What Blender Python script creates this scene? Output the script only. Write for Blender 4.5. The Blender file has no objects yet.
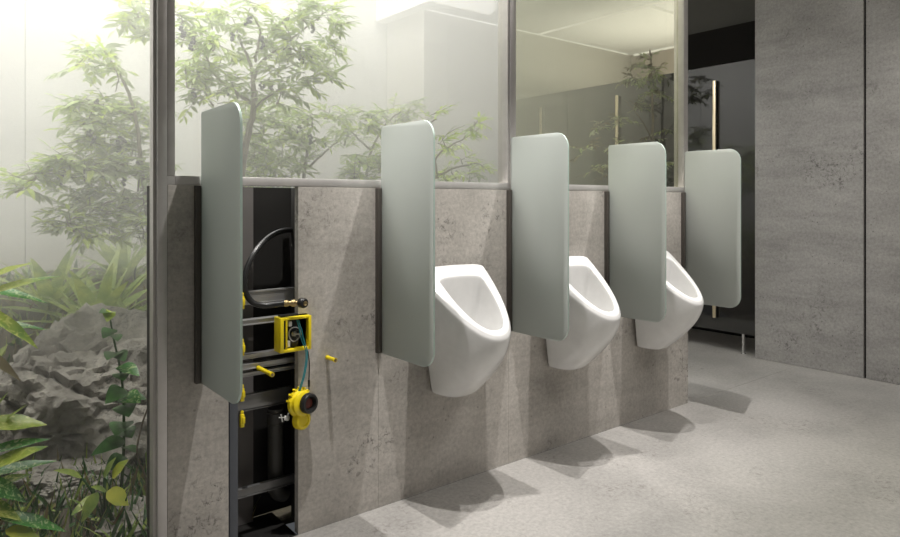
import bpy, bmesh, math, random
from mathutils import Vector, Matrix, noise
S = bpy.context.scene
C = S.collection
random.seed(7)

# ------------------------------------------------------------------ camera maths (900x537 frame)
VR, VL, HZ, CX, H, D = 1284., -75., 201., 450., 1.25, 2.2936
F_ = math.sqrt((VR-CX)*(CX-VL)); TH = math.atan((VR-CX)/F_)
FW = (math.cos(TH), math.sin(TH)); RT = (math.sin(TH), -math.cos(TH))
def at(px, py, Y):
    """world point at depth plane Y seen at a pixel: used to measure positions"""
    a = (px-CX)/F_; b = (HZ-py)/F_
    dx, dy = FW[0]+a*RT[0], FW[1]+a*RT[1]
    t = (Y+D)/dy
    return Vector((dx*t, Y, H+b*t))
cd = bpy.data.cameras.new('camera'); cam = bpy.data.objects.new('camera', cd); C.objects.link(cam)
cd.sensor_width = 36; cd.lens = F_/900*36; cd.shift_y = -(268.5-HZ)/900
cd.clip_start = .02
cam.location = (0, -D, H); cam.rotation_euler = (math.pi/2, 0, TH-math.pi/2)
S.camera = cam

# ------------------------------------------------------------------ materials
def nt(name):
    m = bpy.data.materials.new(name); m.use_nodes = True
    t = m.node_tree; t.nodes.clear()
    return m, t, t.nodes.new('ShaderNodeOutputMaterial')
def N(t, kind, **kw):
    n = t.nodes.new(kind)
    for k, v in kw.items():
        if k in n.inputs: n.inputs[k].default_value = v
        else: setattr(n, k, v)
    return n
def ramp(t, src, stops):
    r = t.nodes.new('ShaderNodeValToRGB'); e = r.color_ramp.elements
    while len(e) < len(stops): e.new(.5)
    for i, (p, c) in enumerate(stops):
        e[i].position = p; e[i].color = (c if len(c) == 4 else (*c, 1))
    t.links.new(src, r.inputs[0]); return r
def mixc(t, fac, a, b, mode='MIX'):
    m = t.nodes.new('ShaderNodeMix'); m.data_type = 'RGBA'; m.blend_type = mode
    for i, v in ((0, fac), (6, a), (7, b)):
        if isinstance(v, (int, float)): m.inputs[i].default_value = v
        elif isinstance(v, tuple): m.inputs[i].default_value = (*v, 1) if len(v) == 3 else v
        else: t.links.new(v, m.inputs[i])
    return m.outputs[2]
def coords(t, scale=(1, 1, 1)):
    tc = t.nodes.new('ShaderNodeTexCoord'); mp = t.nodes.new('ShaderNodeMapping')
    mp.inputs['Scale'].default_value = scale
    t.links.new(tc.outputs['Object'], mp.inputs[0]); return mp.outputs[0]
def noise_n(t, vec, scale, detail=6, rough=.6, dist=0):
    n = N(t, 'ShaderNodeTexNoise', Scale=scale, Detail=detail, Roughness=rough, Distortion=dist)
    t.links.new(vec, n.inputs['Vector']); return n.outputs[0]
def plain(name, col, rough=.5, metal=0, spec=.5, coat=0, var=0, sc=20):
    m, t, o = nt(name); p = N(t, 'ShaderNodeBsdfPrincipled', Roughness=rough, Metallic=metal)
    p.inputs['Specular IOR Level'].default_value = spec; p.inputs['Coat Weight'].default_value = coat
    v = coords(t); f = noise_n(t, v, sc, 4)
    k = max(var, .03)
    r = ramp(t, f, [(.3, tuple(c*(1-k) for c in col)), (.7, tuple(min(1, c*(1+k)) for c in col))])
    t.links.new(r.outputs[0], p.inputs['Base Color']); t.links.new(p.outputs[0], o.inputs[0]); return m
def concrete(name, base, dark, stain=(.05, .045, .04), pit=.5, streak=1.0, rough=.65, stain_lo=.56, bump=.25, bd=.004, bs=55):
    m, t, o = nt(name); p = N(t, 'ShaderNodeBsdfPrincipled', Roughness=rough)
    v = coords(t); vs = coords(t, (1.2, 1.2, 5))
    big = noise_n(t, v, 1.6, 8, .62, .4)
    c = ramp(t, big, [(.36, dark), (.58, base)]).outputs[0]
    band = noise_n(t, vs, 1.8, 8, .7)
    c = mixc(t, .45*streak, c, ramp(t, band, [(.3, tuple(x*.62 for x in base)), (.65, tuple(min(1, x*1.12) for x in base))]).outputs[0])
    fine = noise_n(t, v, bs, 8, .75)
    c = mixc(t, .5, c, ramp(t, fine, [(.3, (.25, .25, .25)), (.7, (.75, .75, .75))]).outputs[0], 'OVERLAY')
    zone = ramp(t, noise_n(t, v, 2.3, 4, .6), [(stain_lo, (0, 0, 0)), (stain_lo+.12, (1, 1, 1))]).outputs[0]
    spk = ramp(t, noise_n(t, v, 34, 9, .8, .8), [(.52, (0, 0, 0)), (.6, (1, 1, 1))]).outputs[0]
    mm = N(t, 'ShaderNodeMath', operation='MULTIPLY'); t.links.new(zone, mm.inputs[0]); t.links.new(spk, mm.inputs[1])
    m2 = N(t, 'ShaderNodeMath', operation='MULTIPLY'); m2.inputs[1].default_value = .8; t.links.new(mm.outputs[0], m2.inputs[0])
    c = mixc(t, m2.outputs[0], c, stain)
    vo = N(t, 'ShaderNodeTexVoronoi', Scale=26.0, Randomness=1.0); t.links.new(v, vo.inputs['Vector'])
    pr = ramp(t, vo.outputs['Distance'], [(.09, (1, 1, 1)), (.15, (0, 0, 0))]).outputs[0]
    pz = ramp(t, noise_n(t, v, 7, 3), [(.52, (0, 0, 0)), (.6, (1, 1, 1))]).outputs[0]
    m3 = N(t, 'ShaderNodeMath', operation='MULTIPLY'); t.links.new(pr, m3.inputs[0]); t.links.new(pz, m3.inputs[1])
    m4 = N(t, 'ShaderNodeMath', operation='MULTIPLY'); m4.inputs[1].default_value = pit; t.links.new(m3.outputs[0], m4.inputs[0])
    c = mixc(t, m4.outputs[0], c, tuple(x*.35 for x in dark))
    t.links.new(c, p.inputs['Base Color'])
    b = N(t, 'ShaderNodeBump', Strength=bump, Distance=bd); t.links.new(fine, b.inputs['Height'])
    t.links.new(b.outputs[0], p.inputs['Normal']); t.links.new(p.outputs[0], o.inputs[0]); return m
def leaf_mat(name, a, b, spot=None, gloss=.35, trans=.35, sc=9, sheen=None):
    m, t, o = nt(name); v = coords(t); f = noise_n(t, v, sc, 3)
    c = ramp(t, f, [(.38, a), (.62, b)]).outputs[0]
    if spot:
        f2 = ramp(t, noise_n(t, v, 45, 4, .6, 1.5), [(.53, (0, 0, 0)), (.6, (1, 1, 1))]).outputs[0]
        c = mixc(t, f2, c, spot)
    p = N(t, 'ShaderNodeBsdfPrincipled', Roughness=gloss); t.links.new(c, p.inputs['Base Color'])
    tr = N(t, 'ShaderNodeBsdfTranslucent'); t.links.new(c, tr.inputs[0])
    mx = N(t, 'ShaderNodeMixShader'); mx.inputs[0].default_value = trans
    t.links.new(p.outputs[0], mx.inputs[1]); t.links.new(tr.outputs[0], mx.inputs[2]); t.links.new(mx.outputs[0], o.inputs[0]); return m
def glass_mat(name, tint, refl=1.0):
    m, t, o = nt(name)
    tr = N(t, 'ShaderNodeBsdfTransparent'); tr.inputs[0].default_value = (*tint, 1)
    gl = N(t, 'ShaderNodeBsdfGlossy', Roughness=.02)
    fr = N(t, 'ShaderNodeFresnel', IOR=1.45)
    ge = N(t, 'ShaderNodeNewGeometry'); ri = N(t, 'ShaderNodeMapRange'); ri.inputs[3].default_value = 1.45; ri.inputs[4].default_value = 1/1.45
    t.links.new(ge.outputs['Backfacing'], ri.inputs[0]); t.links.new(ri.outputs[0], fr.inputs['IOR']); k = N(t, 'ShaderNodeMath', operation='MULTIPLY'); k.inputs[1].default_value = refl
    t.links.new(fr.outputs[0], k.inputs[0])
    mx = N(t, 'ShaderNodeMixShader'); t.links.new(k.outputs[0], mx.inputs[0])
    t.links.new(tr.outputs[0], mx.inputs[1]); t.links.new(gl.outputs[0], mx.inputs[2]); t.links.new(mx.outputs[0], o.inputs[0]); return m
def frosted(name):
    m, t, o = nt(name)
    p = N(t, 'ShaderNodeBsdfPrincipled', Roughness=.34)
    p.inputs['Base Color'].default_value = (.64, .665, .645, 1); p.inputs['Specular IOR Level'].default_value = .5
    v = coords(t); f = noise_n(t, v, 3, 2)
    t.links.new(ramp(t, f, [(.3, (.63, .66, .64)), (.7, (.65, .67, .655))]).outputs[0], p.inputs['Base Color'])
    tr = N(t, 'ShaderNodeBsdfTranslucent'); tr.inputs[0].default_value = (.50, .55, .51, 1)
    mx = N(t, 'ShaderNodeMixShader'); mx.inputs[0].default_value = .38
    t.links.new(p.outputs[0], mx.inputs[1]); t.links.new(tr.outputs[0], mx.inputs[2]); t.links.new(mx.outputs[0], o.inputs[0]); return m
def emit(name, col, s):
    m, t, o = nt(name); e = N(t, 'ShaderNodeEmission', Strength=s); e.inputs[0].default_value = (*col, 1)
    t.links.new(e.outputs[0], o.inputs[0]); return m
def mist_mat(name, dens, col=(1, 1, .98)):
    m, t, o = nt(name); v = N(t, 'ShaderNodeVolumeScatter', Density=dens, Anisotropy=.0)
    v.inputs[0].default_value = (*col, 1); t.links.new(v.outputs[0], o.inputs['Volume']); return m

M = dict(
    wall=concrete('board_concrete', (.51, .478, .438), (.27, .252, .226), stain_lo=.54),
    wallr=concrete('grey_concrete', (.38, .365, .352), (.25, .24, .232), pit=.7, stain_lo=.55, streak=1.3),
    wallb=concrete('pale_concrete', (.62, .60, .56), (.5, .485, .45), pit=.15, stain_lo=.9, streak=.3),
    floor=concrete('cement_floor', (.40, .385, .365), (.31, .30, .285), stain=(.2, .185, .17), pit=.35, streak=.15, rough=.42, stain_lo=.5, bump=.12),
    steel=plain('brushed_steel', (.60, .575, .56), .42, .55, var=.05),
    rail=plain('zinc_rail', (.5, .5, .5), .38, .75),
    blue=plain('slate_powder_steel', (.11, .12, .14), .42, .4),
    dark=plain('dark_bronze', (.085, .075, .066), .5, .3),
    black=plain('black_board', (.012, .011, .01), .6, 0),
    cavity=plain('cavity_black', (.014, .013, .012), .6, 0),
    gyp=plain('grey_cavity_board', (.16, .15, .145), .7),
    door=plain('black_gloss_laminate', (.02, .019, .018), .09, 0, .6, .6),
    white=plain('white_plaster', (.78, .77, .74), .8),
    beige=plain('beige_plaster', (.40, .36, .31), .8),
    ceramic=plain('white_ceramic', (.80, .795, .785), .14, 0, .5, .5, .01),
    brass=plain('champagne_brass', (.80, .68, .48), .28, .85),
    dbrass=plain('aged_brass', (.42, .32, .16), .35, .9, var=.2),
    chrome=plain('chrome', (.8, .8, .8), .12, 1),
    yellow=plain('yellow_plastic', (.86, .68, .015), .38),
    rubber=plain('black_rubber', (.018, .018, .018), .3),
    red=plain('dark_red_plastic', (.12, .02, .012), .4),
    teal=plain('teal_cable', (.02, .26, .30), .4),
    greyp=plain('grey_drain_pipe', (.07, .068, .062), .45),
    whitep=plain('white_plastic', (.7, .7, .68), .4),
    frost=frosted('frosted_green_glass'),
    edge=plain('polished_glass_edge', (.50, .62, .56), .12, 0, .8),
    glass=glass_mat('clear_glass', (.985, .985, .975), .9),
    glassd=glass_mat('tinted_clear_glass', (.86, .86, .78), 1.2),
    rock=concrete('boulder_stone', (.52, .485, .44), (.24, .22, .2), stain=(.05, .045, .04), pit=.4, streak=.3, rough=.85, stain_lo=.46, bump=1.0, bd=.035, bs=18),
    soil=concrete('garden_soil', (.10, .085, .06), (.04, .033, .022), pit=.6, rough=.95, bump=1),
    bark=plain('brown_bark', (.16, .13, .09), .8, var=.35, sc=30),
    leafA=leaf_mat('tree_leaf', (.36, .48, .16), (.60, .70, .32), trans=.45),
    leafB=leaf_mat('bush_leaf', (.36, .44, .25), (.62, .68, .46), trans=.45),
    leafN=leaf_mat('new_leaf', (.46, .60, .10), (.62, .72, .18), trans=.5),
    leafD=leaf_mat('dark_leaf', (.015, .06, .012), (.05, .15, .03), gloss=.3, trans=.2),
    leafV=leaf_mat('variegated_leaf', (.10, .24, .02), (.42, .50, .06), spot=(.58, .62, .16), gloss=.28, sc=6),
    leafG=leaf_mat('spotted_green_leaf', (.02, .12, .015), (.05, .24, .03), spot=(.34, .48, .20), gloss=.25, sc=6),
    leafY=leaf_mat('yellow_leaf', (.50, .50, .05), (.30, .38, .05), gloss=.35),
    leafF=leaf_mat('fern_leaf', (.20, .30, .06), (.42, .50, .12)),
    dry=leaf_mat('dry_leaf', (.14, .10, .04), (.22, .18, .08)),
    fruit=plain('dark_blue_berry', (.03, .035, .06), .35),
    strip=emit('light_strip', (1, .97, .9), .95),
    mist_low=mist_mat('mist_low', .025, (.98, 1, .93)),
    mist_mid=mist_mat('mist_mid', .15, (1, 1, .96)),
    mist_high=mist_mat('mist_high', .34, (1, .995, .975)),
)

# ------------------------------------------------------------------ mesh helpers
def obj(name, bm, mat, parent=None, smooth=True, mats=None):
    me = bpy.data.meshes.new(name); bmesh.ops.recalc_face_normals(bm, faces=bm.faces) if mats is None else None
    bm.to_mesh(me); bm.free()
    for m in (mats or [mat]): me.materials.append(m)
    if smooth:
        for p in me.polygons: p.use_smooth = True
        try: me.set_sharp_from_angle(angle=math.radians(38))
        except Exception: pass
    o = bpy.data.objects.new(name, me); C.objects.link(o); o.parent = parent
    if parent is not None: o.location = (0, 0, 0)
    return o
def tag(o, label=None, cat=None, group=None, kind=None):
    if label: o['label'] = label
    if cat: o['category'] = cat
    if group: o['group'] = group
    if kind: o['kind'] = kind
    return o
def empty(name, loc, label=None, cat=None, group=None, kind=None):
    o = bpy.data.objects.new(name, None); C.objects.link(o); o.location = loc; o.empty_display_size = .05
    return tag(o, label, cat, group, kind)
def box(bm, x0, x1, y0, y1, z0, z1, bev=0, org=(0, 0, 0)):
    r = bmesh.ops.create_cube(bm, size=1); vs = r['verts']
    for v in vs:
        v.co = Vector((x0+(v.co.x+.5)*(x1-x0)-org[0], y0+(v.co.y+.5)*(y1-y0)-org[1], z0+(v.co.z+.5)*(z1-z0)-org[2]))
    if bev:
        es = list({e for v in vs for e in v.link_edges})
        bmesh.ops.bevel(bm, geom=es, offset=bev, segments=2, affect='EDGES', profile=.5)
    return bm
def B(*a, **k): return box(bmesh.new(), *a, **k)
def tube(bm, pts, rad, seg=8, cap=True):
    pts = [Vector(p) for p in pts]; n = len(pts)
    rs = rad if isinstance(rad, (list, tuple)) else [rad]*n
    rings = []; up = Vector((0, 0, 1)); prev = None
    for i, p in enumerate(pts):
        d = (pts[min(i+1, n-1)]-pts[max(i-1, 0)])
        d = d.normalized() if d.length > 1e-9 else Vector((0, 0, 1))
        a = prev - d*prev.dot(d) if prev is not None else d.cross(up if abs(d.dot(up)) < .95 else Vector((1, 0, 0)))
        a.normalize(); prev = a; b = d.cross(a)
        rings.append([bm.verts.new(p+(a*math.cos(t)+b*math.sin(t))*rs[i]) for t in (2*math.pi*k/seg for k in range(seg))])
    for i in range(n-1):
        for k in range(seg):
            bm.faces.new((rings[i][k], rings[i][(k+1) % seg], rings[i+1][(k+1) % seg], rings[i+1][k]))
    if cap:
        bm.faces.new(rings[0][::-1]); bm.faces.new(rings[-1])
    return bm
def smooth_path(pts, sub=6):
    pts = [Vector(p) for p in pts]; out = []
    for i in range(len(pts)-1):
        p0, p1, p2, p3 = pts[max(i-1, 0)], pts[i], pts[i+1], pts[min(i+2, len(pts)-1)]
        for k in range(sub):
            t = k/sub
            out.append(.5*((2*p1)+(p2-p0)*t+(2*p0-5*p1+4*p2-p3)*t*t+(3*p1-p0-3*p2+p3)*t**3))
    out.append(pts[-1]); return out
def lathe(bm, axis_o, axis_d, prof, seg=28):
    """prof: list of (radius, distance along the axis)"""
    o = Vector(axis_o); d = Vector(axis_d).normalized()
    a = d.cross(Vector((0, 0, 1)) if abs(d.z) < .9 else Vector((1, 0, 0))).normalized(); b = d.cross(a)
    rings = []
    for r, h in prof:
        rings.append([bm.verts.new(o+d*h+(a*math.cos(t)+b*math.sin(t))*max(r, 1e-4)) for t in (2*math.pi*k/seg for k in range(seg))])
    for i in range(len(rings)-1):
        for k in range(seg):
            bm.faces.new((rings[i][k], rings[i][(k+1) % seg], rings[i+1][(k+1) % seg], rings[i+1][k]))
    bm.faces.new(rings[0][::-1]); bm.faces.new(rings[-1]); return bm
def prism(bm, pts, axis, a, b, bev=0):
    """extrude a closed outline of 2D points along an axis ('x','y' or 'z') from a to b"""
    def P(u, v, w):
        return {'x': Vector((w, u, v)), 'y': Vector((u, w, v)), 'z': Vector((u, v, w))}[axis]
    v0 = [bm.verts.new(P(u, v, a)) for u, v in pts]; v1 = [bm.verts.new(P(u, v, b)) for u, v in pts]
    f0 = bm.faces.new(v0[::-1]); f1 = bm.faces.new(v1); n = len(pts)
    for i in range(n): bm.faces.new((v0[i], v0[(i+1) % n], v1[(i+1) % n], v1[i]))
    if bev:
        es = list({e for f in (f0, f1) for e in f.edges})
        bmesh.ops.bevel(bm, geom=es, offset=bev, segments=2, affect='EDGES', profile=.5)
    return bm

# ------------------------------------------------------------------ the room shell
WT, WX0, WX1, TH_W = 1.304, .628, 3.701, .14
ST = dict(kind='structure')
o = obj('floor', B(-3, 5.9, -5, 0, -.1, 0), M['floor'], smooth=False); tag(o, **ST)
o = obj('floor_corridor', B(3.70, 8.0, .002, 4.2, -.1, 0), M['floor'], smooth=False); tag(o, **ST)
# the urinal wall: facing panels of concrete with an open service slot between them
bm = bmesh.new()
box(bm, WX0, .832, 0, .03, 0.001, WT, .0015)
for a, b in ((1.094, 1.447), (1.447, 2.176), (2.176, 2.904), (2.904, 3.638), (3.638, WX1)):
    box(bm, a+.0006, b-.0006, 0, .03, 0.001, WT)
o = obj('wall_front', bm, M['wall'], smooth=False); tag(o, 'wall of board-marked concrete panels carrying the urinals', **ST)
bm = bmesh.new()
box(bm, WX0, .822, .031, .26, 0, WT); box(bm, 1.20, WX1, .031, .26, 0, WT); box(bm, WX1-.02, WX1, .0305, .26, 0, WT)
box(bm, .822, 1.20, .24, .26, 0, WT); box(bm, .833, 1.093, .001, .239, -.06, -.002)
o = obj('wall_core', bm, M['cavity'], smooth=False); tag(o, **ST)
bm = bmesh.new(); box(bm, .865, 1.003, .205, .238, .0, WT-.002)
o = obj('trim_1', bm, M['gyp'], smooth=False); tag(o, 'grey board at the back of the open slot', **ST)
# glazing on and beside the wall: posts, ledge rail and panes
TOP = 3.45
w1 = empty('window_1', (.6, .03, 0), **ST)
def wl(bm, org): 
    for v in bm.verts: v.co -= Vector(org)
    return bm
obj('frame', wl(box(box(B(.597, .6275, 0, .07, 0, TOP, .002), .6275, .652, 0, .07, WT+.03, TOP, .002), .6275, .652, .001, .07, WT+.001, WT+.0295), (.6, .03, 0)), M['steel'], w1)
obj('gasket', wl(B(.588, .5965, .02, .062, 0, TOP), (.6, .03, 0)), M['steel'], w1)
obj('pane', wl(B(-2.2, .5875, .04, .05, .002, TOP), (.6, .03, 0)), M['glass'], w1, False)
obj('sill_rail', wl(B(-2.2, .5875, .01, .065, -.05, .0015), (.6, .03, 0)), M['steel'], w1, False)
w2 = empty('window_2', (1.4, .03, WT), **ST)
obj('bottom_rail', wl(B(.6525, 2.17, .0, .07, WT+.001, WT+.031, .0015), (1.4, .03, WT)), M['steel'], w2)
obj('mullion', wl(box(B(2.1705, 2.226, 0, .07, WT+.001, TOP, .003), 2.180, 2.216, -.008, -.0002, WT+.001, TOP, .002), (1.4, .03, WT)), M['steel'], w2)
obj('pane', wl(B(.6525, 2.17, .04, .05, WT+.032, TOP), (1.4, .03, WT)), M['glass'], w2, False)
w3 = empty('window_3', (2.9, .03, WT), **ST)
obj('bottom_rail', wl(B(2.2265, 3.655, .0, .07, WT+.001, WT+.031, .0015), (2.9, .03, WT)), M['steel'], w3)
obj('end_post', wl(box(B(3.6555, 3.700, 0, .07, WT+.001, TOP, .003), 3.7005, 3.716, .01, .06, 0.001, TOP), (2.9, .03, WT)), M['steel'], w3)
obj('pane', wl(B(2.2265, 3.655, .04, .05, WT+.032, TOP), (2.9, .03, WT)), M['glassd'], w3, False)
# the concrete wall at the right with one vertical joint
o = obj('wall_right', B(5.18, 5.9, -.452, .326, .001, 3.6, .002), M['wallr'], smooth=False); tag(o, 'grey concrete wall slab between door and joint', **ST)
o = obj('wall_right_end', B(5.18, 5.9, -4.2, -.468, .001, 3.6, .002), M['wallr'], smooth=False); tag(o, 'grey concrete wall slab right of the dark joint', **ST)
o = obj('trim_2', B(5.20, 5.88, -.468, -.452, .001, 3.6), M['black'], smooth=False); tag(o, 'black shadow joint in concrete wall', **ST)
# row of glossy black cubicle doors with brass bar handles
for i in range(3):
    y0 = .33+i*1.0; yc = y0+.35
    d = empty('door_%d' % (i+1), (5.24, y0+.5, 0), **ST)
    q = (5.24, y0+.5, 0)
    obj('door_panel', wl(B(5.22, 5.245, y0+.002, y0+.488, .165, 2.392, .001), q), M['door'], d, False)
    obj('side_panel', wl(B(5.224, 5.247, y0+.491, y0+.998, .165, 2.392, .001), q), M['door'], d, False)
    obj('handle', wl(B(5.185, 5.2, yc-.014, yc+.014, .27, 2.262, .003), q), M['brass'], d)
    b2 = bmesh.new()
    for z in (.5, 1.9): lathe(b2, (5.2002-q[0], yc-q[1], z), (1, 0, 0), [(.007, 0), (.007, .0197)], 10)
    obj('handle_bracket', b2, M['brass'], d)
    obj('leg', wl(lathe(bmesh.new(), (5.234, y0+.12, 0), (0, 0, 1), [(.02, 0), (.02, .006), (.011, .008), (.011, .1645)], 16), q), M['chrome'], d)
o = obj('wall_above_door', B(5.225, 5.6, .327, 1.03, 2.40, 2.70), plain('matt_black_board', (.012, .011, .01), .9, 0, .1), smooth=False); tag(o, **ST)
o = obj('ceiling_shade_board', B(5.3, 5.6, .327, 1.03, 2.702, 3.19), plain('unlit_ceiling_grey', (.055, .052, .045), .7), smooth=False); tag(o, **ST)  # added dark board, grey as the unlit corridor ceiling it stands in for
o = obj('wall_cubicle_back', B(5.9, 5.93, .33, 3.0, 0, 2.38), M['black'], smooth=False); tag(o, **ST)
# enclosing walls and ceilings
o = obj('wall_end', B(7.42, 7.5, .0, 3.2, 0, 3.6), M['beige'], smooth=False); tag(o, **ST)
o = obj('wall_back_right', B(3.98, 7.42, 3.15, 3.84, 0, 3.2), plain('warm_grey_plaster', (.46, .435, .38), .8), smooth=False); tag(o, **ST)
bm = bmesh.new()
for a, b in ((-2.5, .612), (.620, 2.985), (2.993, 5.6)): box(bm, a, b, 3.85, 3.95, -.2, 6.0)
o = obj('wall_back', bm, M['wallb'], smooth=False); tag(o, 'pale concrete wall behind the garden', **ST)
o = obj('trim_3', B(-2.5, 5.6, 3.955, 3.97, -.2, 6), M['gyp'], smooth=False); tag(o, **ST)
o = obj('ceiling', B(3.845, 7.5, .08, 3.849, 3.201, 3.55), M['white'], smooth=False); tag(o, **ST)
o = obj('ceiling_room', B(-3, 5.9, -5, -.02, 3.46, 3.6), M['white'], smooth=False); tag(o, **ST)
o = obj('wall_camera_side', B(-3, 5.9, -5.1, -5, 0, 3.46), M['wallr'], smooth=False); tag(o, **ST)
bm = bmesh.new()
box(bm, 4.0, 7.3, 3.115, 3.13, 3.19, 3.2); box(bm, 5.60, 5.62, 1.2, 3.08, 3.185, 3.2); box(bm, 5.66, 7.3, 1.62, 1.64, 3.185, 3.2); box(bm, 7.38, 7.40, 1.9, 3.08, 3.18, 3.2)
o = obj('trim_4', bm, M['strip'], smooth=False); tag(o, 'thin light strips in the white ceiling', **ST)

# ------------------------------------------------------------------ urinals
def superD(n, w, yf, zb, zf, e=2.6, back=.012, y0=0.0):
    """n points of a D outline from back-left round the front to back-right"""
    out = []
    for i in range(n):
        ph = math.pi*i/(n-1)
        c, s = math.cos(ph), math.sin(ph)
        u = -math.copysign(abs(c)**(2/e), c); v = abs(s)**(2/(e*.78))
        out.append((u*w, y0+(yf-y0)*v, zb+(zf-zb)*v))
    return out
def urinal_body():
    bm = bmesh.new(); n = 29; rings = []
    def ring(pts): rings.append([bm.verts.new(p) for p in pts])
    K = 12
    ring(superD(n, .060, -.070, .424, .416))
    ring(superD(n, .092, -.108, .421, .412))
    for i in range(K+1):
        t = i/K; yf = -.122-.223*math.sin(t*math.pi/2*.95)/math.sin(math.pi/2*.95)
        e = 3.0-.8*t
        ring(superD(n, .104+.083*t**.85, yf, .428+.522*t, .420+.270*t, e))
    # rounded rim: out, over, then in to the opening
    def rim(w, yb, yf, zb, zf, e=2.2):
        sl = (zf-zb)/(yf-yb)
        ring([(x, y, z) for x, y, z in superD(n, w, yf, zb, zf, e, y0=yb)])
    rim(.187, 0, -.342, .957, .699, 2.1)
    rim(.184, -.002, -.339, .967, .708, 2.1)
    rim(.178, -.007, -.333, .970, .715, 2.1)
    rim(.126, -.066, -.316, .932, .727, 2.5)
    rim(.120, -.070, -.311, .927, .727, 2.5)
    rim(.116, -.072, -.306, .917, .718, 2.5)
    rim(.108, -.070, -.276, .84, .66, 2.6)
    rim(.099, -.060, -.240, .76, .58, 2.5)
    rim(.088, -.054, -.205, .66, .52, 2.5)
    rim(.084, -.054, -.198, .645, .508, 2.4)
    rim(.078, -.058, -.188, .630, .500, 2.4)
    rim(.040, -.085, -.15, .56, .49, 2.2)
    for a, b in zip(rings, rings[1:]):
        for i in range(n): bm.faces.new((a[i], a[(i+1) % n], b[(i+1) % n], b[i]))
    bm.faces.new(rings[0]); bm.faces.new(rings[-1][::-1])
    return bm
u0 = empty('urinal', (1.812, -.002, 0), 'white ceramic urinal on concrete wall, nearest and largest of three', 'urinal', 'white urinals on the concrete wall')
ub = obj('bowl', urinal_body(), M['ceramic'], u0)
try: ub.data.set_sharp_from_angle(angle=math.radians(75))
except Exception: pass
sm = ub.modifiers.new('subdivision', 'SUBSURF'); sm.levels = sm.render_levels = 2
dr = obj('drain', lathe(bmesh.new(), (0, -.118, .520), (0, 0, 1), [(.016, 0), (.016, .004), (.012, .005), (.002, .005)], 20), M['chrome'], u0)
for x, lb in ((2.539, 'white ceramic urinal on concrete wall, middle of the three'), (3.266, 'white ceramic urinal near the far end of concrete wall, smallest in view')):
    r = u0.copy(); C.objects.link(r); r.location = (x, -.002, 0); r['label'] = lb
    for ch in (ub, dr):
        c = ch.copy(); C.objects.link(c); c.parent = r

# ------------------------------------------------------------------ frosted glass privacy screens
def screen_outline():
    y0, y1, z0, z1, r = -.012, -.366, .632, 1.552, .07
    pts = []
    def arc(cy, cz, rr, a0, a1, n=9):
        for i in range(n+1):
            a = math.radians(a0+(a1-a0)*i/n); pts.append((cy+rr*math.cos(a), cz+rr*math.sin(a)))
    arc(y1+r, z1-r, r, 180, 90); arc(y0-.012, z1-.012, .012, 90, 0, 3)
    arc(y0-.004, z0+.004, .004, 0, -90, 2); arc(y1+r, z0+r, r, 270, 180)
    return pts
def make_screen(x, label):
    s = empty('privacy_screen', (x, 0, 0), label, 'urinal divider', 'frosted glass dividers between urinals')
    bm = bmesh.new(); pts = screen_outline()
    prism(bm, pts, 'x', -.004, .004, .001)
    a = obj('glass_panel', bm, None, s, mats=[M['frost'], M['edge']])
    bmx = bmesh.new(); bmx.from_mesh(a.data); bmesh.ops.recalc_face_normals(bmx, faces=bmx.faces)
    for f in bmx.faces: f.material_index = 0 if abs(f.normal.x) > .5 else 1
    bmx.to_mesh(a.data); bmx.free()
    ch = bmesh.new()
    box(ch, -.024, -.0055, -.022, -.0005, .634, 1.302, .001); box(ch, .0055, .009, -.022, -.0005, .634, 1.302, .001); box(ch, -.0054, .0054, -.0110, -.0005, .634, 1.302)
    b = obj('wall_channel', ch, M['dark'], s)
    return s, a, b
sp = ['frosted green glass divider nearest the camera, beside the open service slot', 'frosted glass divider left of the nearest urinal', 'frosted glass divider between the nearest and the middle urinal',
      'frosted glass divider between the middle and the farthest urinal', 'frosted glass divider at the far end, overlapping the black door']
s0, sa, sb = make_screen(.737, sp[0])
for x, lb in zip((1.456, 2.185, 2.912, 3.648), sp[1:]):
    r = s0.copy(); C.objects.link(r); r.location = (x, 0, 0); r['label'] = lb
    for ch in (sa, sb):
        c = ch.copy(); C.objects.link(c); c.parent = r

# ------------------------------------------------------------------ the exposed mounting frame and plumbing
fr = empty('mounting_frame', (.96, .1, 0), 'grey steel mounting frame with cross rails inside the open wall slot', 'mounting frame')
q = (.96, .1, 0)
def part(name, bm, mat, par=fr, org=q): return obj(name, wl(bm, org), mat, par)
part('upright', B(.836, .866, .002, .05, 0.0, WT-.003, .002), M['blue'])
part('upright', B(1.135, 1.16, .10, .15, 0.0, WT-.003, .002), M['black'])
def rail_bm(z0, z1, y0, y1, x0=.867, x1=1.17, lip=.006):
    b = bmesh.new(); box(b, x0, x1, y0+.004, y1, z0, z1, .0008)
    box(b, x0, x1, y0, y0+.0038, z1-lip, z1, .0006); box(b, x0, x1, y0, y0+.0038, z0, z0+lip, .0006); return b
part('cross_rail', rail_bm(.862, .912, .115, .135, x1=1.134), M['rail'])
part('cross_rail', rail_bm(.795, .815, .06, .095, lip=.003), M['rail'])
part('cross_rail', rail_bm(.672, .688, .06, .095, lip=.003), M['rail'])
part('cross_rail', rail_bm(.636, .656, .05, .075, lip=.003), M['rail'])
part('cross_rail', rail_bm(.608, .622, .06, .080, lip=.003), M['rail'])
part('cross_rail', rail_bm(.470, .530, .10, .12, x1=1.12, lip=.004), plain('grey_galvanised_rail', (.24, .24, .24), .3, .7))
part('cross_rail', rail_bm(.150, .185, .10, .118, x1=1.13, lip=.004), plain('dull_steel_rail', (.22, .22, .22), .45, .6))
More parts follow.
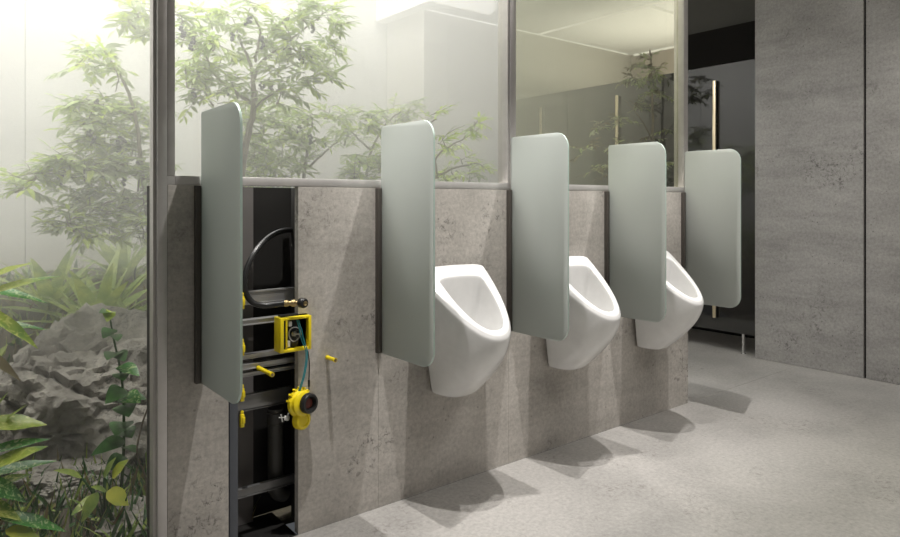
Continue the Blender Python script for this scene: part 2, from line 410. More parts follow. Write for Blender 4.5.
for zz in (.893, .728, .566, .474):
    b = bmesh.new(); box(b, .874, .8875, -.004, .012, zz-.026, zz+.02, .002)
    box(b, .878, .8885, -.009, -.0045, zz-.012, zz+.012, .002); box(b, .876, .886, .000, .010, zz+.0203, zz+.032, .001)
    part('clip', b, M['yellow'])
part('drain_pipe', tube(bmesh.new(), smooth_path([(1.075, .16, .44), (1.075, .16, .3), (1.075, .16, .17), (1.083, .165, .11), (1.12, .18, .085)], 5), .030, 20), M['greyp'])
part('pipe_collar', lathe(bmesh.new(), (1.075, .16, .38), (0, 0, 1), [(.0305, 0), (.035, .003), (.035, .045), (.0305, .048)], 24), M['greyp'])
def pin(x, z, yb, yf):
    b = bmesh.new()
    lathe(b, (x, yb, z), (0, -1, 0), [(.009, 0), (.009, .006), (.0075, .008), (.0078, (yb-yf)*.85), (.0085, (yb-yf)*.86), (.0085, yb-yf)], 14)
    p = part('mounting_pin', b, M['yellow'])
    obj('pin_tip', wl(lathe(bmesh.new(), (x, yf-.0003, z), (0, -1, 0), [(.0058, 0), (.0058, .003), (.0025, .004), (.0025, .008)], 12), q), M['dbrass'], p)
pin(.960, .637, .049, -.075); pin(1.215, .648, -.0005, -.066)
# water hose with brass fitting
hs = empty('water_hose', (1.0, .08, .87), 'black flexible water hose curling into the slot above the rails', 'hose')
hq = (1.0, .08, .87)
path = smooth_path([(1.19, .17, 1.13), (1.10, .13, 1.135), (1.02, .09, 1.115), (.945, .05, 1.06), (.905, .03, .99), (.90, .025, .93), (.925, .02, .885), (.965, .01, .87), (1.005, -.005, .872), (1.03, -.02, .875)], 7)
obj('tube', wl(tube(bmesh.new(), path, .0105, 14), hq), M['rubber'], hs)
dv = Vector((.85, -.5, .02)).normalized(); p0 = Vector((1.03, -.02, .875))
obj('fitting', wl(lathe(bmesh.new(), p0+dv*.001, dv, [(.012, 0), (.0125, .004), (.0125, .012), (.009, .014), (.009, .024), (.013, .026), (.013, .038), (.008, .040), (.008, .060)], 6*3), hq), M['dbrass'], hs)
e0 = p0+dv*.062
ec = obj('end_cap', wl(lathe(bmesh.new(), e0, Vector((.3, -.9, -.05)), [(.016, -.008), (.0185, -.004), (.0185, .014), (.016, .018), (.012, .018)], 24), hq), M['rubber'], hs)
obj('cap_ring', wl(lathe(bmesh.new(), e0+Vector((.3, -.9, -.05)).normalized()*.0183, Vector((.3, -.9, -.05)), [(.009, 0), (.009, .002), (.006, .003), (.004, .001)], 20), hq), M['dbrass'], ec)
# control box with a yellow frame
cb = empty('control_box', (1.075, -.02, .76), 'open yellow plastic control box with black interior holding a coiled lead', 'box')
cq = (1.075, -.02, .76); X0, X1, Z0, Z1 = 1.012, 1.135, .695, .822
b = bmesh.new()
box(b, X0, X0+.013, -.028, .03, Z0, Z1, .0015); box(b, X1-.011, X1, -.028, -.002, Z0, Z1, .0015)
box(b, X0+.0132, X1-.0112, -.028, -.002, Z0, Z0+.011, .0015); box(b, X0+.0132, X1-.0112, -.028, -.002, Z1-.009, Z1, .0015)
box(b, X0+.022, X0+.027, -.0275, -.003, Z0+.0112, Z1-.0092, .001)
obj('yellow_frame', wl(b, cq), M['yellow'], cb)
obj('housing', wl(box(B(X0+.0135, X1-.003, .0, .028, Z0+.003, Z1+.006, .001), X0+.0135, X0+.0215, -.020, -.0005, Z0+.012, Z1-.010), cq), M['rubber'], cb)
obj('connector', wl(B(1.047, 1.060, -.022, -.001, .788, .806, .002), cq), M['whitep'], cb)
obj('connector', wl(B(1.045, 1.055, -.018, -.001, .712, .735, .002), cq), M['whitep'], cb)
ring = [(1.072+.024*math.cos(a)*.95, -.018-.004*math.sin(a*2), .757+.026*math.sin(a)) for a in (2*math.pi*k/30 for k in range(31))]
obj('coiled_lead', wl(tube(bmesh.new(), ring, .0022, 6), cq), M['rail'], cb)
obj('plug', wl(lathe(bmesh.new(), (1.07, -.004, .757), (.6, -.8, .0), [(.009, 0), (.009, .012), (.004, .014), (.004, .035)], 14), cq), M['rail'], cb)
# drain adapter: toothed yellow disc with black seal
da = empty('drain_adapter', (1.10, -.03, .45), 'yellow toothed drain adapter with a black rubber seal hanging at slot edge', 'drain adapter')
aq = (1.10, -.03, .45); ax = Vector((.28, -1, .06)).normalized(); c0 = Vector((1.086, -.012, .500))
b = bmesh.new()
prof = [(.045, 0), (.0505, .003), (.0505, .016), (.045, .020), (.045, .032), (.040, .036), (.02, .038)]
lathe(b, c0, ax, prof, 36)
sx = ax.cross(Vector((0, 0, 1))).normalized(); sz = sx.cross(ax)
for k in range(11):
    a = math.radians(20+k*24); d = sx*math.cos(a)+sz*math.sin(a); tt = ax.cross(d)
    cc = c0+d*.053+ax*.010
    vs = [bm_v for bm_v in bmesh.ops.create_cube(b, size=1)['verts']]
    for v in vs: v.co = cc+d*(v.co.x*.011)+tt*(v.co.y*.007)+ax*(v.co.z*.014)
obj('body', wl(b, aq), M['yellow'], da)
low = c0+Vector((.004, -.004, -.062))
b = bmesh.new(); lathe(b, low, ax, [(.032, .0), (.0355, .003), (.0355, .022), (.032, .028), (.022, .030), (.02, .026), (.012, .026)], 32)
vs = bmesh.ops.create_cube(b, size=1)['verts']
for v in vs: v.co = (c0*.5+low*.5)+sx*(v.co.x*.060)+sz*(v.co.y*.05)+ax*(.013+v.co.z*.018)
obj('lower_lobe', wl(b, aq), M['yellow'], da)
sc0 = c0+ax*.0365+sx*(-.012)
se = obj('rubber_seal', wl(lathe(bmesh.new(), sc0, ax, [(.033, 0), (.0375, .004), (.0375, .018), (.034, .024), (.026, .024), (.023, .012), (.0195, .006)], 36), aq), M['rubber'], da)
obj('seal_plug', wl(lathe(bmesh.new(), sc0+ax*.0062, ax, [(.0185, 0), (.0185, .004), (.012, .006), (.005, .006)], 28), aq), M['red'], se)
b = bmesh.new()
kc = Vector((1.034, -.004, .452))
tube(b, [kc+Vector((-.018, 0, .004)), kc+Vector((.014, 0, -.002))], .0022, 6); tube(b, [kc+Vector((-.010, 0, .014)), kc+Vector((-.004, 0, -.014))], .0022, 6)
lathe(b, kc+Vector((.008, .004, -.004)), (.7, -.7, 0), [(.009, 0), (.009, .014)], 14)
tube(b, [kc+Vector((.012, 0, -.014)), kc+Vector((.02, 0, .014))], .003, 8)
obj('wing_screw', wl(b, aq), M['whitep'], da)
# cables between the two
kb = empty('teal_cable', (1.09, -.03, .6), 'pair of thin teal cables running from yellow box to drain adapter', 'cable')
kq = (1.09, -.03, .6); b = bmesh.new()
tube(b, smooth_path([(1.083, -.012, .808), (1.085, -.03, .775), (1.092, -.034, .735), (1.108, -.034, .695), (1.108, -.034, .65), (1.098, -.034, .60), (1.082, -.028, .545)], 6), .0022, 6)
tube(b, smooth_path([(1.088, -.014, .808), (1.091, -.033, .775), (1.099, -.037, .735), (1.113, -.036, .695), (1.112, -.036, .65), (1.102, -.036, .60), (1.087, -.030, .547)], 6), .0022, 6)
obj('wires', wl(b, kq), M['teal'], kb)
bk = empty('black_lead', (1.12, -.03, .6), 'thin black lead with plug hanging above drain adapter', 'cable')
b = bmesh.new(); kq = (1.12, -.03, .6)
tube(b, smooth_path([(1.118, -.033, .690), (1.124, -.033, .64), (1.122, -.033, .585)], 5), .0022, 6)
obj('wire', wl(b, kq), M['rubber'], bk)
obj('plug', wl(lathe(bmesh.new(), (1.122, -.033, .584), (0, 0, -1), [(.0035, 0), (.0045, .004), (.0045, .026), (.0025, .028), (.0025, .04)], 12), kq), M['rubber'], bk)

# ------------------------------------------------------------------ garden ground, rocks
def gz(y): return -.03+max(0, min(y, 2.9)-1.35)*.46
gd = random.Random(3)
bm = bmesh.new()
bmesh.ops.create_grid(bm, x_segments=70, y_segments=60, size=1)
for v in bm.verts:
    x = .95+v.co.x*2.7; y = 2.0+v.co.y*1.84
    h = .025*noise.noise(Vector((x*3, y*3, 0)))+.012*noise.noise(Vector((x*11, y*11, 2)))
    v.co = Vector((x, y, gz(y)+h))
o = obj('ground_garden', bm, M['soil']); tag(o, 'dark soil bed of the planted garden', kind='structure')
def boulder(name, loc, size, seed, label, flat=.5, rot=0):
    bm = bmesh.new(); bmesh.ops.create_icosphere(bm, subdivisions=6, radius=1)
    sv = Vector((seed*3.1, seed*1.7, seed*.9))
    pr = random.Random(seed); planes = []
    for k in range(22):
        n_ = Vector((pr.gauss(0, 1), pr.gauss(0, 1), pr.gauss(0, 1))).normalized()
        planes.append((n_, pr.uniform(.66, .95)))
    for v in bm.verts:
        d = v.co.normalized()
        q_ = (d+.16*Vector((noise.noise(d*2.3+sv), noise.noise(d*2.3-sv), noise.noise(d*2.6+sv*2)))).normalized()
        r = min([1.08]+[h/max(q_.dot(n_), 1e-3) for n_, h in planes if q_.dot(n_) > .05])
        rd = 0.0
        for k, (f, a) in enumerate(((2.4, .07), (6, .06), (13, .045), (28, .03), (60, .018), (110, .008))):
            rd += a*noise.noise(d*f+sv*(k+1))
        cr = 1-min(1, abs(noise.noise(Vector((q_.x*1.5, q_.y*1.5, q_.z*2.4))+sv*4))*11)
        cr2 = 1-min(1, abs(noise.noise(q_*3.6+sv*6))*10)
        p = d*(r+rd-.13*cr-.06*cr2)
        v.co = Vector((p.x*size[0], p.y*size[1], p.z*size[2]))
    bmesh.ops.rotate(bm, verts=bm.verts, cent=(0, 0, 0), matrix=Matrix.Rotation(rot, 3, 'Z'))
    o = obj(name, bm, M['rock']); o.location = loc
    return tag(o, label, 'rock')
boulder('boulder', (.62, 1.75, .08), (.72, .70, .55), 2, 'big grey craggy boulder behind the left glass', rot=.2)
boulder('flat_stone', (.70, .52, -.03), (.26, .2, .09), 5, 'flat pale stone at bottom by the left steel post', rot=.4)
boulder('flat_stone', (.52, 1.05, .0), (.28, .22, .10), 8, 'low grey stone among leaves in front of the big boulder')
boulder('ochre_stone', (.93, 2.45, .32), (.22, .2, .20), 11, 'small ochre rock behind the shoulder of the big boulder')
boulder('dark_stone', (.16, 1.35, .10), (.20, .2, .42), 14, 'dark rock at the left picture edge beside the boulder')

# ------------------------------------------------------------------ plants
def leaf(bm, base, d, up, L, W, curl=.25, fold=.25, segs=5, wave=0, mi=0, shape=1.0, rnd=random):
    d = Vector(d).normalized(); up = Vector(up); side = d.cross(up)
    if side.length < 1e-3: side = d.cross(Vector((1, 0, .1)))
    side.normalize(); nrm = side.cross(d).normalized()
    rows = []
    for i in range(segs+1):
        t = i/segs
        w = W*.5*(math.sin(math.pi*(t**(.75*shape)))**.85) if 0 < i < segs else 0
        c = Vector(base)+d*(L*t*(1-.12*abs(curl)*t))-nrm*(curl*L*t*t)
        if w == 0: rows.append([bm.verts.new(c)])
        else:
            wv = wave*W*math.sin(t*14)
            rows.append([bm.verts.new(c-side*w+nrm*(fold*w+wv)), bm.verts.new(c), bm.verts.new(c+side*w+nrm*(fold*w-wv))])
    for a, b in zip(rows, rows[1:]):
        if len(a) == 1: fs = [(a[0], b[1], b[0]), (a[0], b[2], b[1])]
        elif len(b) == 1: fs = [(a[0], a[1], b[0]), (a[1], a[2], b[0])]
        else: fs = [(a[0], a[1], b[1], b[0]), (a[1], a[2], b[2], b[1])]
        for f in fs: bm.faces.new(f).material_index = mi
def rv(r, s=1): return Vector((r.uniform(-s, s), r.uniform(-s, s), r.uniform(-s, s)))
def clump(bm, c, R, n, r, L=.085, mats=2, twigs=None):
    """leafy twigs around a centre: leaves set alternately along each thin twig"""
    for _ in range(n):
        p = c+rv(r, 1)*R; az = r.uniform(0, 6.28)
        td = Vector((math.cos(az), math.sin(az)*.8, r.uniform(-.45, .75))).normalized()
        tl = r.uniform(.07, .15); k = r.randint(5, 9)
        side = td.cross(Vector((0, 0, 1))).normalized()
        e = p+td*tl-Vector((0, 0, .015))
        if twigs is not None: tube(twigs, [p, (p+e)/2+Vector((0, 0, .006)), e], [.0022, .0016, .0008], 4, False)
        new = r.random() < .30
        for j in range(k):
            t = (j+.6)/k; sg = 1 if j % 2 else -1
            d = (td*.75+side*sg*r.uniform(.6, 1.0)+Vector((0, 0, r.uniform(-.5, .25)))) if j < k-1 else td
            l = L*r.uniform(.65, 1.2)*(1.1-.3*t)
            leaf(bm, p+(e-p)*t, d, (r.uniform(-.4, .4), r.uniform(-.4, .4), 1), l, l*r.uniform(.27, .36), r.uniform(.05, .4), .25, 4, mi=(1 if new else 0) if r.random() < .75 else 2)
def tree(name, label, base, branches, clumps, Y, seed, fruit=(), trunk_r=.02, L=.085, cat='tree', mats=None, dens=1.0):
    """branches: lists of (px, py, dY); clumps: (px, py, radius px, twigs)"""
    r = random.Random(seed); t = empty(name, base, label, cat)
    bb = bmesh.new()
    for br, r0, r1 in branches:
        pts = [p if isinstance(p, Vector) else at(p[0], p[1], Y+p[2]) for p in br]
        sp = smooth_path(pts, 5); n = len(sp)
        sp = [p+rv(r, .004) for p in sp]
        tube(bb, sp, [r0+(r1-r0)*i/(n-1) for i in range(n)], 7)
    lf = bmesh.new()
    for px, py, rad, n in clumps:
        n *= dens
        dy = r.uniform(-.22, .22); c = at(px, py, Y+dy); R = rad/228*.78*(Y+D)/3.8
        # a twig leading to the clump
        q0 = c+Vector((r.uniform(-.05, .05), 0, -R*1.1))
        tube(bb, [q0, (q0+c)/2+rv(r, .02), c+Vector((0, 0, R*.5))], [.005, .004, .002], 5)
        clump(lf, c, R, int(n*1.9+2), r, L*1.0, twigs=bb)
    obj('branches', wl(bb, base), M['bark'], t)
    obj('foliage', wl(lf, base), None, t, False, mats=mats or [M['leafA'], M['leafN'], M['leafB']])
    for px, py in fruit:
        c = at(px, py, Y+r.uniform(-.15, .1)); fb = bmesh.new()
        for k in range(r.randint(5, 9)):
            bmesh.ops.create_icosphere(fb, subdivisions=1, radius=.011, matrix=Matrix.Translation(c+Vector((r.uniform(-.014, .014), r.uniform(-.014, .014), -.025+.008*k))))
        obj('berry_cluster', wl(fb, base), M['fruit'], t)
    return t
Y1 = 1.5
b1 = at(238, 178, Y1); g1 = Vector((b1.x-.06, Y1, .02))
tree('fruiting_tree', 'tall fruiting tree with dark berries rising behind the nearest glass divider', g1,
     [([g1, Vector((b1.x-.02, Y1, .7)), (240, 185, 0), (247, 140, 0), (254, 105, 0), (253, 78, .05)], .028, .014),
      ([(253, 80, .05), (250, 62, .1), (243, 48, .1), (239, 35, .1)], .012, .005),
      ([(253, 80, .05), (262, 62, 0), (278, 50, 0), (292, 49, -.05), (305, 55, -.1)], .012, .004),
      ([(278, 50, 0), (295, 36, 0), (315, 20, .05), (332, 7, .05)], .008, .003),
      ([(255, 62, .05), (258, 45, 0), (260, 30, 0), (252, 14, 0)], .010, .004),
      ([(272, 32, 0), (285, 20, -.05), (296, 10, 0)], .006, .003),
      ([(254, 105, 0), (235, 92, .1), (215, 75, .2), (205, 55, .2), (196, 38, .2)], .012, .005),
      ([(254, 108, 0), (270, 95, -.1), (285, 88, -.1)], .008, .004)],
     [(188, 35, 20, 9), (180, 15, 14, 4), (205, 18, 16, 4), (205, 60, 22, 8), (232, 22, 16, 5), (250, 12, 15, 5), (265, 42, 18, 7), (285, 30, 17, 5), (300, 12, 17, 6), (322, 12, 16, 6), (335, 30, 13, 4),
      (300, 48, 18, 7), (318, 58, 18, 7), (332, 48, 12, 4), (328, 75, 12, 3), (280, 66, 18, 7), (255, 90, 22, 9), (230, 85, 20, 7), (205, 90, 22, 8), (185, 75, 18, 6), (283, 92, 20, 7), (305, 80, 14, 4),
      (238, 55, 14, 4), (215, 42, 14, 4)], Y1, 11,
     [(183, 32), (193, 45), (199, 72), (232, 36), (248, 20), (262, 44), (286, 25), (288, 22), (301, 58), (310, 55), (313, 28), (262, 85), (270, 88), (225, 90), (195, 95)], L=.085)
b2 = at(300, 176, 1.9); g2 = Vector((b2.x, 1.9, .05))
tree('leafy_bush', 'bushy light green shrub behind glass right of the nearest divider', g2,
     [([g2, Vector((b2.x, 1.9, .8)), (304, 180, 0), (308, 150, 0), (318, 138, 0)], .018, .006), ([(308, 168, 0), (325, 152, 0), (338, 142, 0)], .009, .004), ([(308, 150, 0), (302, 130, .1), (296, 112, .1)], .008, .003)],
     [(262, 125, 24, 12), (285, 118, 24, 10), (255, 155, 26, 14), (282, 150, 26, 13), (305, 138, 18, 7), (250, 178, 24, 10), (275, 178, 24, 11), (300, 165, 16, 5), (310, 118, 14, 4), (330, 112, 12, 3)], 1.9, 12,
     [(262, 128), (272, 118), (310, 140), (325, 143), (300, 128)], L=.08, dens=1.5, cat='bush', mats=[M['leafA'], M['leafN'], M['leafB']])
b3 = at(365, 178, 2.0); g3 = Vector((b3.x, 2.0, .05))
tree('grey_green_shrub', 'grey-green shrub behind glass left of the second divider', g3,
     [([g3, Vector((b3.x, 2.0, .9)), (366, 180, 0), (372, 150, 0), (385, 125, 0), (400, 112, 0)], .014, .005), ([(372, 152, 0), (355, 135, 0), (345, 125, 0)], .008, .003)],
     [(350, 135, 20, 8), (372, 122, 22, 9), (395, 118, 22, 9), (412, 108, 12, 3), (355, 165, 22, 10), (380, 160, 24, 11), (340, 118, 13, 3), (405, 138, 14, 4), (360, 182, 20, 8)], 2.0, 13, (), L=.09, dens=1.3, cat='shrub', mats=[M['leafB'], M['leafA'], M['leafN']])
b4 = at(440, 186, 1.3); g4 = Vector((b4.x, 1.3, .02))
tree('sapling', 'slender sapling with pale leaves between second divider and mullion', g4,
     [([g4, Vector((b4.x, 1.3, .8)), (430, 190, 0), (445, 172, 0), (462, 166, 0), (478, 164, 0), (487, 170, 0)], .012, .004), ([(438, 178, 0), (436, 158, 0), (450, 146, 0), (465, 138, 0), (480, 128, 0)], .008, .003)],
     [(442, 140, 12, 3), (456, 145, 13, 4), (470, 132, 11, 3), (478, 122, 8, 2), (452, 172, 13, 4), (470, 178, 14, 4), (480, 166, 9, 3), (443, 180, 13, 4), (465, 160, 9, 2), (436, 118, 10, 2)], 1.3, 14, (), L=.07, mats=[M['leafN'], M['leafA'], M['leafB']])
b5 = at(150, 230, 1.7); g5 = Vector((b5.x, 1.7, .02))
tree('berry_shrub', 'large leafy berry shrub arching behind the left glass pane', g5,
     [([g5, Vector((b5.x, 1.7, .6)), (148, 230, 0), (142, 170, 0), (134, 110, 0), (120, 75, 0), (108, 58, 0)], .020, .005), ([(142, 175, 0), (110, 160, 0), (75, 165, 0), (40, 175, 0), (18, 190, 0)], .010, .003),
      ([(134, 115, 0), (110, 110, 0), (80, 108, 0)], .008, .003), ([(150, 200, 0), (115, 200, 0), (85, 215, 0)], .008, .003), ([(120, 75, 0), (115, 92, 0)], .004, .003)],
     [(95, 52, 12, 3), (112, 68, 12, 3), (85, 60, 9, 2), (75, 108, 14, 4), (95, 112, 20, 9), (120, 115, 22, 10), (142, 112, 18, 8), (105, 140, 22, 10), (135, 145, 24, 12), (85, 135, 14, 4),
      (60, 165, 16, 6), (38, 172, 14, 5), (22, 185, 10, 3), (85, 168, 20, 8), (110, 175, 24, 11), (140, 175, 24, 12), (70, 190, 14, 4), (65, 222, 16, 6), (90, 205, 20, 8), (120, 205, 24, 11), (145, 205, 20, 9),
      (80, 228, 16, 5), (110, 228, 16, 5), (140, 228, 16, 6), (142, 8, 14, 5), (128, 20, 11, 3), (150, 30, 12, 4)], 1.7, 15,
     [(88, 130), (92, 137), (122, 140), (120, 148), (112, 175), (122, 180), (60, 180), (98, 105), (140, 165)], L=.09, dens=1.35, cat='shrub', mats=[M['leafB'], M['leafA'], M['leafN']])
# added tree beyond the mist, standing in for foliage reflected in the doors
b6 = at(652, 180, 1.25); g6 = Vector((b6.x, 1.25, .0))
tree('reflection_tree', 'dim slender tree before the black doors, standing in for a reflection', g6,
     [([g6, Vector((b6.x, 1.25, .8)), (652, 185, 0), (653, 130, 0), (652, 90, 0), (651, 60, 0), (650, 50, 0)], .018, .006), ([(653, 140, 0), (640, 118, 0), (625, 100, 0)], .008, .003), ([(653, 150, 0), (668, 140, 0), (672, 138, 0)], .007, .003), ([(652, 165, 0), (630, 150, 0), (605, 150, 0)], .007, .003)],
     [(650, 58, 5, 1), (643, 66, 7, 3), (654, 72, 7, 3), (634, 78, 7, 3), (648, 82, 9, 4), (658, 92, 7, 3), (640, 105, 10, 4), (658, 115, 8, 3), (620, 120, 14, 3), (600, 125, 12, 3), (664, 130, 6, 1),
      (650, 140, 15, 4), (620, 150, 16, 4), (662, 165, 8, 2), (640, 178, 16, 4), (600, 170, 16, 4), (585, 150, 12, 3)], 1.25, 16, [(663, 92), (660, 100)], L=.075, mats=[M['leafB'], M['dry'], M['leafA']])

# broad-leaved foreground plants
def leafy(name, label, base, leaves, mat, stem_mat, cat='plant', fold=.22):
    """leaves: (base point, tip point, width, curl) in world space"""
    t = empty(name, base, label, cat); st = bmesh.new(); k = 0
    for a, b, w, c in leaves:
        bl = bmesh.new(); d = b-a
        leaf(bl, a, d+Vector((0, 0, abs(c)*d.length*.9)), (0, -.35, 1), d.length*1.04, w, c, fold, 9, .02, shape=.95)
        m = mat[k % len(mat)]; k += 1
        obj('leaf', wl(bl, base), m, t)
        root = Vector(base)+Vector((0, 0, .01))
        tube(st, smooth_path([root, (root*.45+a*.55)+Vector((0, 0, .03)), a], 4), [.005]*4+[.004]*4+[.003], 6)
    obj('stems', wl(st, base), stem_mat, t)
    return t
def P(px, py, Y): return at(px, py, Y)
lv = []
for (ax_, ay, bx, by, Y, w, c) in [(-25, 285, 30, 263, .62, .05, .25), (-25, 300, 57, 276, .58, .05, .35), (-30, 290, 45, 303, .66, .055, .4), (-25, 305, 37, 347, .52, .06, .25), (-30, 325, 45, 330, .70, .045, .3), (-30, 345, 20, 380, .6, .05, .3)]:
    lv.append((P(ax_, ay, Y), P(bx, by, Y-.06), w*1.15, c*.5))
base = Vector((.02, .68, 0.0))
leafy('variegated_plant', 'variegated yellow-green plant at left edge in front of the boulder', base, lv, [M['leafV'], M['leafV'], M['leafG'], M['leafV'], M['leafG'], M['dry']], M['leafD'])
lv = []
for (ax_, ay, bx, by, Y, w, c) in [(-18, 425, 45, 425, .50, .085, .1), (-18, 455, 48, 440, .46, .05, .3), (-15, 470, 46, 447, .42, .065, .2), (-20, 478, 55, 462, .50, .05, .3), (-15, 490, 30, 475, .44, .05, .2), (-22, 480, 25, 502, .38, .07, .25),
                               (-5, 515, 65, 532, .34, .055, .25), (5, 530, 40, 540, .32, .05, .2), (-25, 500, 20, 520, .36, .06, .2), (-10, 420, 7, 392, .52, .04, .1), (-5, 430, 25, 405, .52, .02, .2)]:
    lv.append((P(ax_, ay, Y), P(bx, by, Y-.05), w*1.1, c*.5))
base = Vector((.10, .50, 0.0))
leafy('spotted_leaf_plant', 'glossy green and yellow broad-leaved plant in the bottom left corner', base, lv, [M['leafV'], M['leafG'], M['leafV'], M['leafG'], M['leafV'], M['leafG'], M['leafG'], M['leafY'], M['leafV'], M['leafV'], M['leafV']], M['leafD'])
# creeping yellow-green plant
lv = []
for (ax_, ay, bx, by, Y, w, c) in [(82, 478, 56, 470, .62, .05, .35), (98, 495, 72, 515, .55, .05, .2), (98, 492, 82, 522, .52, .055, .2), (106, 492, 128, 505, .50, .10, .1), (112, 478, 128, 460, .58, .07, .1), (104, 478, 115, 458, .62, .05, .1), (108, 493, 92, 487, .56, .05, .2)]:
    lv.append((P(ax_, ay, Y), P(bx, by, Y-.03), w*.9, c*.5))
leafy('creeping_plant', 'low plant with rounded yellow-green leaves near base of steel post', P(104, 530, .56)*1.0, lv, [M['leafF'], M['leafV'], M['leafF'], M['leafY'], M['leafY'], M['leafF'], M['leafF']], M['leafD'])
# upright stem plant with stacked round leaves
Yp = .8; up_t = empty('upright_plant', P(118, 520, Yp), 'upright dark green plant with stacked round leaves in front of boulder', 'plant'); ub_ = P(118, 520, Yp)
st = bmesh.new()
stem = smooth_path([P(116, 530, Yp), P(122, 480, Yp), P(124, 430, Yp), P(122, 380, Yp), P(114, 340, Yp), P(109, 312, Yp)], 6)
tube(st, stem, [.008-.005*i/(len(stem)-1) for i in range(len(stem))], 8)
obj('stem', wl(st, ub_), M['leafD'], up_t)
rr = random.Random(5)
for i, (px, py, w, m) in enumerate([(108, 318, .04, 'leafF'), (113, 312, .028, 'leafN'), (104, 312, .03, 'leafD'), (106, 335, .045, 'leafD'), (116, 338, .045, 'leafD'), (110, 356, .055, 'leafD'), (121, 358, .05, 'leafD'), (132, 372, .055, 'leafG'), (122, 378, .055, 'leafD'),
        (112, 398, .06, 'leafD'), (133, 400, .065, 'leafG'), (126, 412, .07, 'leafD'), (118, 430, .07, 'leafD'), (138, 398, .05, 'leafD'), (128, 435, .06, 'leafD'), (104, 448, .05, 'leafD'), (132, 450, .05, 'leafD'), (112, 465, .05, 'leafD')]):
    tip = P(px, py, Yp-.05-rr.uniform(0, .03)); j = min(range(len(stem)), key=lambda k: abs(stem[k].z-tip.z-.01))
    lb = bmesh.new(); d = tip-stem[j]; d = d.normalized()*max(d.length, .05)+Vector((0, -.01, .01))
    leaf(lb, stem[j], d, (rr.uniform(-.3, .3), -.6, .8), d.length*1.5, w*1.35, .15, .2, 8, .01, shape=.8)
    obj('leaf', wl(lb, ub_), M[m], up_t)
# ferns behind the boulder
def fern(loc, n, L, seed, label, name='fern'):
    r = random.Random(seed); t = empty(name, loc, label, 'fern', 'ferns behind the boulder')
    for i in range(n):
        a = 2*math.pi*i*.382+r.uniform(-.3, .3); l = L*r.uniform(.75, 1.15); k = (i+.5)/n
        b = bmesh.new(); lean = .15+.85*k
        d = Vector((math.cos(a)*lean, math.sin(a)*lean, 1))
        leaf(b, (.02*math.cos(a), .02*math.sin(a), 0), d, Vector((-math.cos(a), -math.sin(a), .3)), l, l*.15, .25+.35*k, .3, 9, .06, shape=.9)
        obj('frond', b, M['leafF'], t)
    return t
def on_ground(px, py, Y):
    p = at(px, py, Y); return (p.x, Y, gz(Y)-.02)
fern(on_ground(98, 300, 2.3), 26, .62, 1, 'large pale yellow-green fern rising behind the boulder peak')
fern(on_ground(50, 300, 2.6), 20, .5, 2, 'fern in the mist left of the boulder peak')
fern(on_ground(142, 300, 2.1), 22, .5, 3, 'arching fern behind boulder next to the steel post')
fern(on_ground(122, 300, 2.9), 18, .5, 4, 'hazy fern farthest back under the berry shrub')
# undergrowth and fallen leaves: nobody could count them
r = random.Random(21); bm = bmesh.new()
for i in range(700):
    x = r.uniform(.0, 1.6); y = r.uniform(1.9, 3.2)
    leaf(bm, (x, y, gz(y)), (r.uniform(-.8, .8), r.uniform(-.8, .8), 1), (r.uniform(-1, 1), r.uniform(-1, 1), .3), r.uniform(.05, .16), r.uniform(.015, .04), .4, .2, 4, mi=r.choice([0, 1, 1, 1, 2]))
for i in range(1300):
    x = r.uniform(.05, 1.0); y = r.uniform(.22, 1.5)
    z0 = gz(y); hgt = r.uniform(.03, .19)
    d = Vector((r.uniform(-.6, .6), r.uniform(-.6, .6), 1))
    leaf(bm, (x, y, z0), d, (r.uniform(-1, 1), r.uniform(-1, 1), .3), hgt, r.uniform(.006, .018), r.uniform(-.4, .5), .2, 4, mi=r.choice([0, 0, 0, 1, 1, 2]))
for i in range(500):
    x = r.uniform(.0, 1.1); y = r.uniform(.2, 1.6)
    leaf(bm, (x, y, gz(y)+.02+r.uniform(0, .02)), (r.uniform(-1, 1), r.uniform(-1, 1), .1), (0, 0, 1), r.uniform(.03, .07), r.uniform(.012, .03), .2, .3, 3, mi=r.choice([0, 0, 1, 2]))
o = obj('undergrowth', bm, None, None, False, mats=[M['leafD'], M['leafF'], M['dry'], M['leafY']]); tag(o, 'tangled low undergrowth and fallen leaves on the soil', 'undergrowth', kind='stuff')
vine = empty('twining_stem', at(148, 500, .45), 'thin brown bare stem curving up beside the steel post', 'stem')
vb = tuple(at(148, 500, .45))
obj('stem', wl(tube(bmesh.new(), smooth_path([at(146, 530, .45), at(146, 480, .45), at(137, 455, .45), at(142, 425, .45), at(149, 405, .45), at(150, 398, .45)], 6), .0035, 6), vb), M['bark'], vine)

# ------------------------------------------------------------------ mist in the garden
def mistbox(name, poly, z0, z1, m, label):
    b = bmesh.new(); prism(b, poly, 'z', z0, z1)
    return tag(obj(name, b, m, smooth=False), label, 'mist', kind='stuff')
plan = [(-2.2, .28), (3.9, .28), (4.4, 1.7), (4.4, 3.1), (3.84, 3.14), (3.84, 3.84), (-2.2, 3.84)]
mistbox('mist', plan, -.02, .60, M['mist_low'], 'thin mist low over the garden bed')
mistbox('mist', plan, .602, .95, M['mist_mid'], 'light mist around the ferns at boulder height')
mistbox('mist', plan, .952, 3.19, M['mist_high'], 'dense white mist filling the garden air')

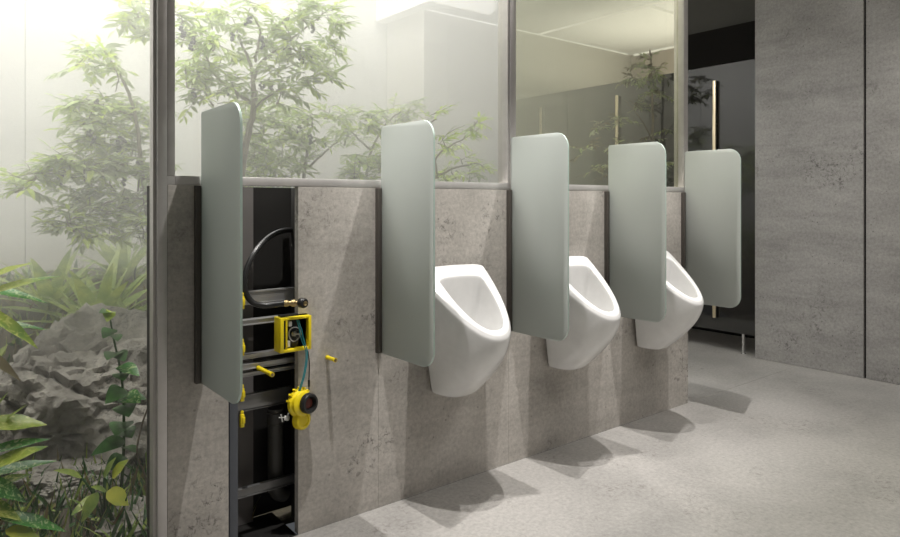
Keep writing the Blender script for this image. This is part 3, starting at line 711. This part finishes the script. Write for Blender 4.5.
# ------------------------------------------------------------------ lights
def area(name, loc, rot, sx, sy, power, col=(1, 1, 1)):
    l = bpy.data.lights.new(name, 'AREA'); l.shape = 'RECTANGLE'; l.size = sx; l.size_y = sy; l.energy = power; l.color = col
    o = bpy.data.objects.new(name, l); C.objects.link(o); o.location = loc; o.rotation_euler = rot; return o
def spot(name, loc, tgt, power, ang=110, rad=.02, col=(1, .95, .88), blend=.5):
    l = bpy.data.lights.new(name, 'SPOT'); l.energy = power; l.spot_size = math.radians(ang); l.spot_blend = blend; l.shadow_soft_size = rad; l.color = col
    o = bpy.data.objects.new(name, l); C.objects.link(o); o.location = loc
    o.rotation_euler = (Vector(tgt)-Vector(loc)).to_track_quat('-Z', 'Y').to_euler(); return o
area('skylight', (1.2, 2.35, 5.7), (0, 0, 0), 5.0, 2.8, 430, (1, .995, .95))
for x in (1.096, 1.824, 2.552, 3.282):
    spot('downlight', (x, -.50, 2.75), (x, -.16, .6), 145, 50, .010, (1, .965, .93), .8)
for x, y in ((2.4, -2.1), (3.2, -2.0), (4.4, -1.2), (4.2, -2.6)):  # added front row, unseen lamps that brighten the open floor
    spot('downlight', (x, y, 3.2), (x, y, 0), 36, 105, .03, (1, .965, .93), .8)
#
area('room_fill', (3.5, -2.3, 3.43), (math.radians(20), 0, 0), 2.4, 1.2, 30, (1, .96, .92))  # added front fill, not a fitting: brightens urinal fronts and wall
area('garden_fill', (.1, 1.0, 3.3), (math.radians(-8), math.radians(12), 0), 1.6, 1.2, 55, (1, .975, .88))  # added fill over the bed to lift the boulder and front plants
area('ceiling_fill', (6.3, 1.7, 2.55), (math.pi, 0, 0), 1.8, 2.4, 26, (1, .97, .92))  # added upward fill above the cubicles to whiten the ceiling
w = bpy.data.worlds.new('sky'); S.world = w; w.use_nodes = True
w.node_tree.nodes['Background'].inputs[0].default_value = (.85, .9, .95, 1); w.node_tree.nodes['Background'].inputs[1].default_value = .08
S.view_settings.view_transform = 'Standard'; S.view_settings.look = 'None'; S.view_settings.gamma = 1; S.view_settings.exposure = 0.12
S.view_settings.use_curve_mapping = False
S.cycles.use_denoising = True
S.cycles.volume_bounces = 2; S.cycles.max_bounces = 10; S.cycles.transparent_max_bounces = 16
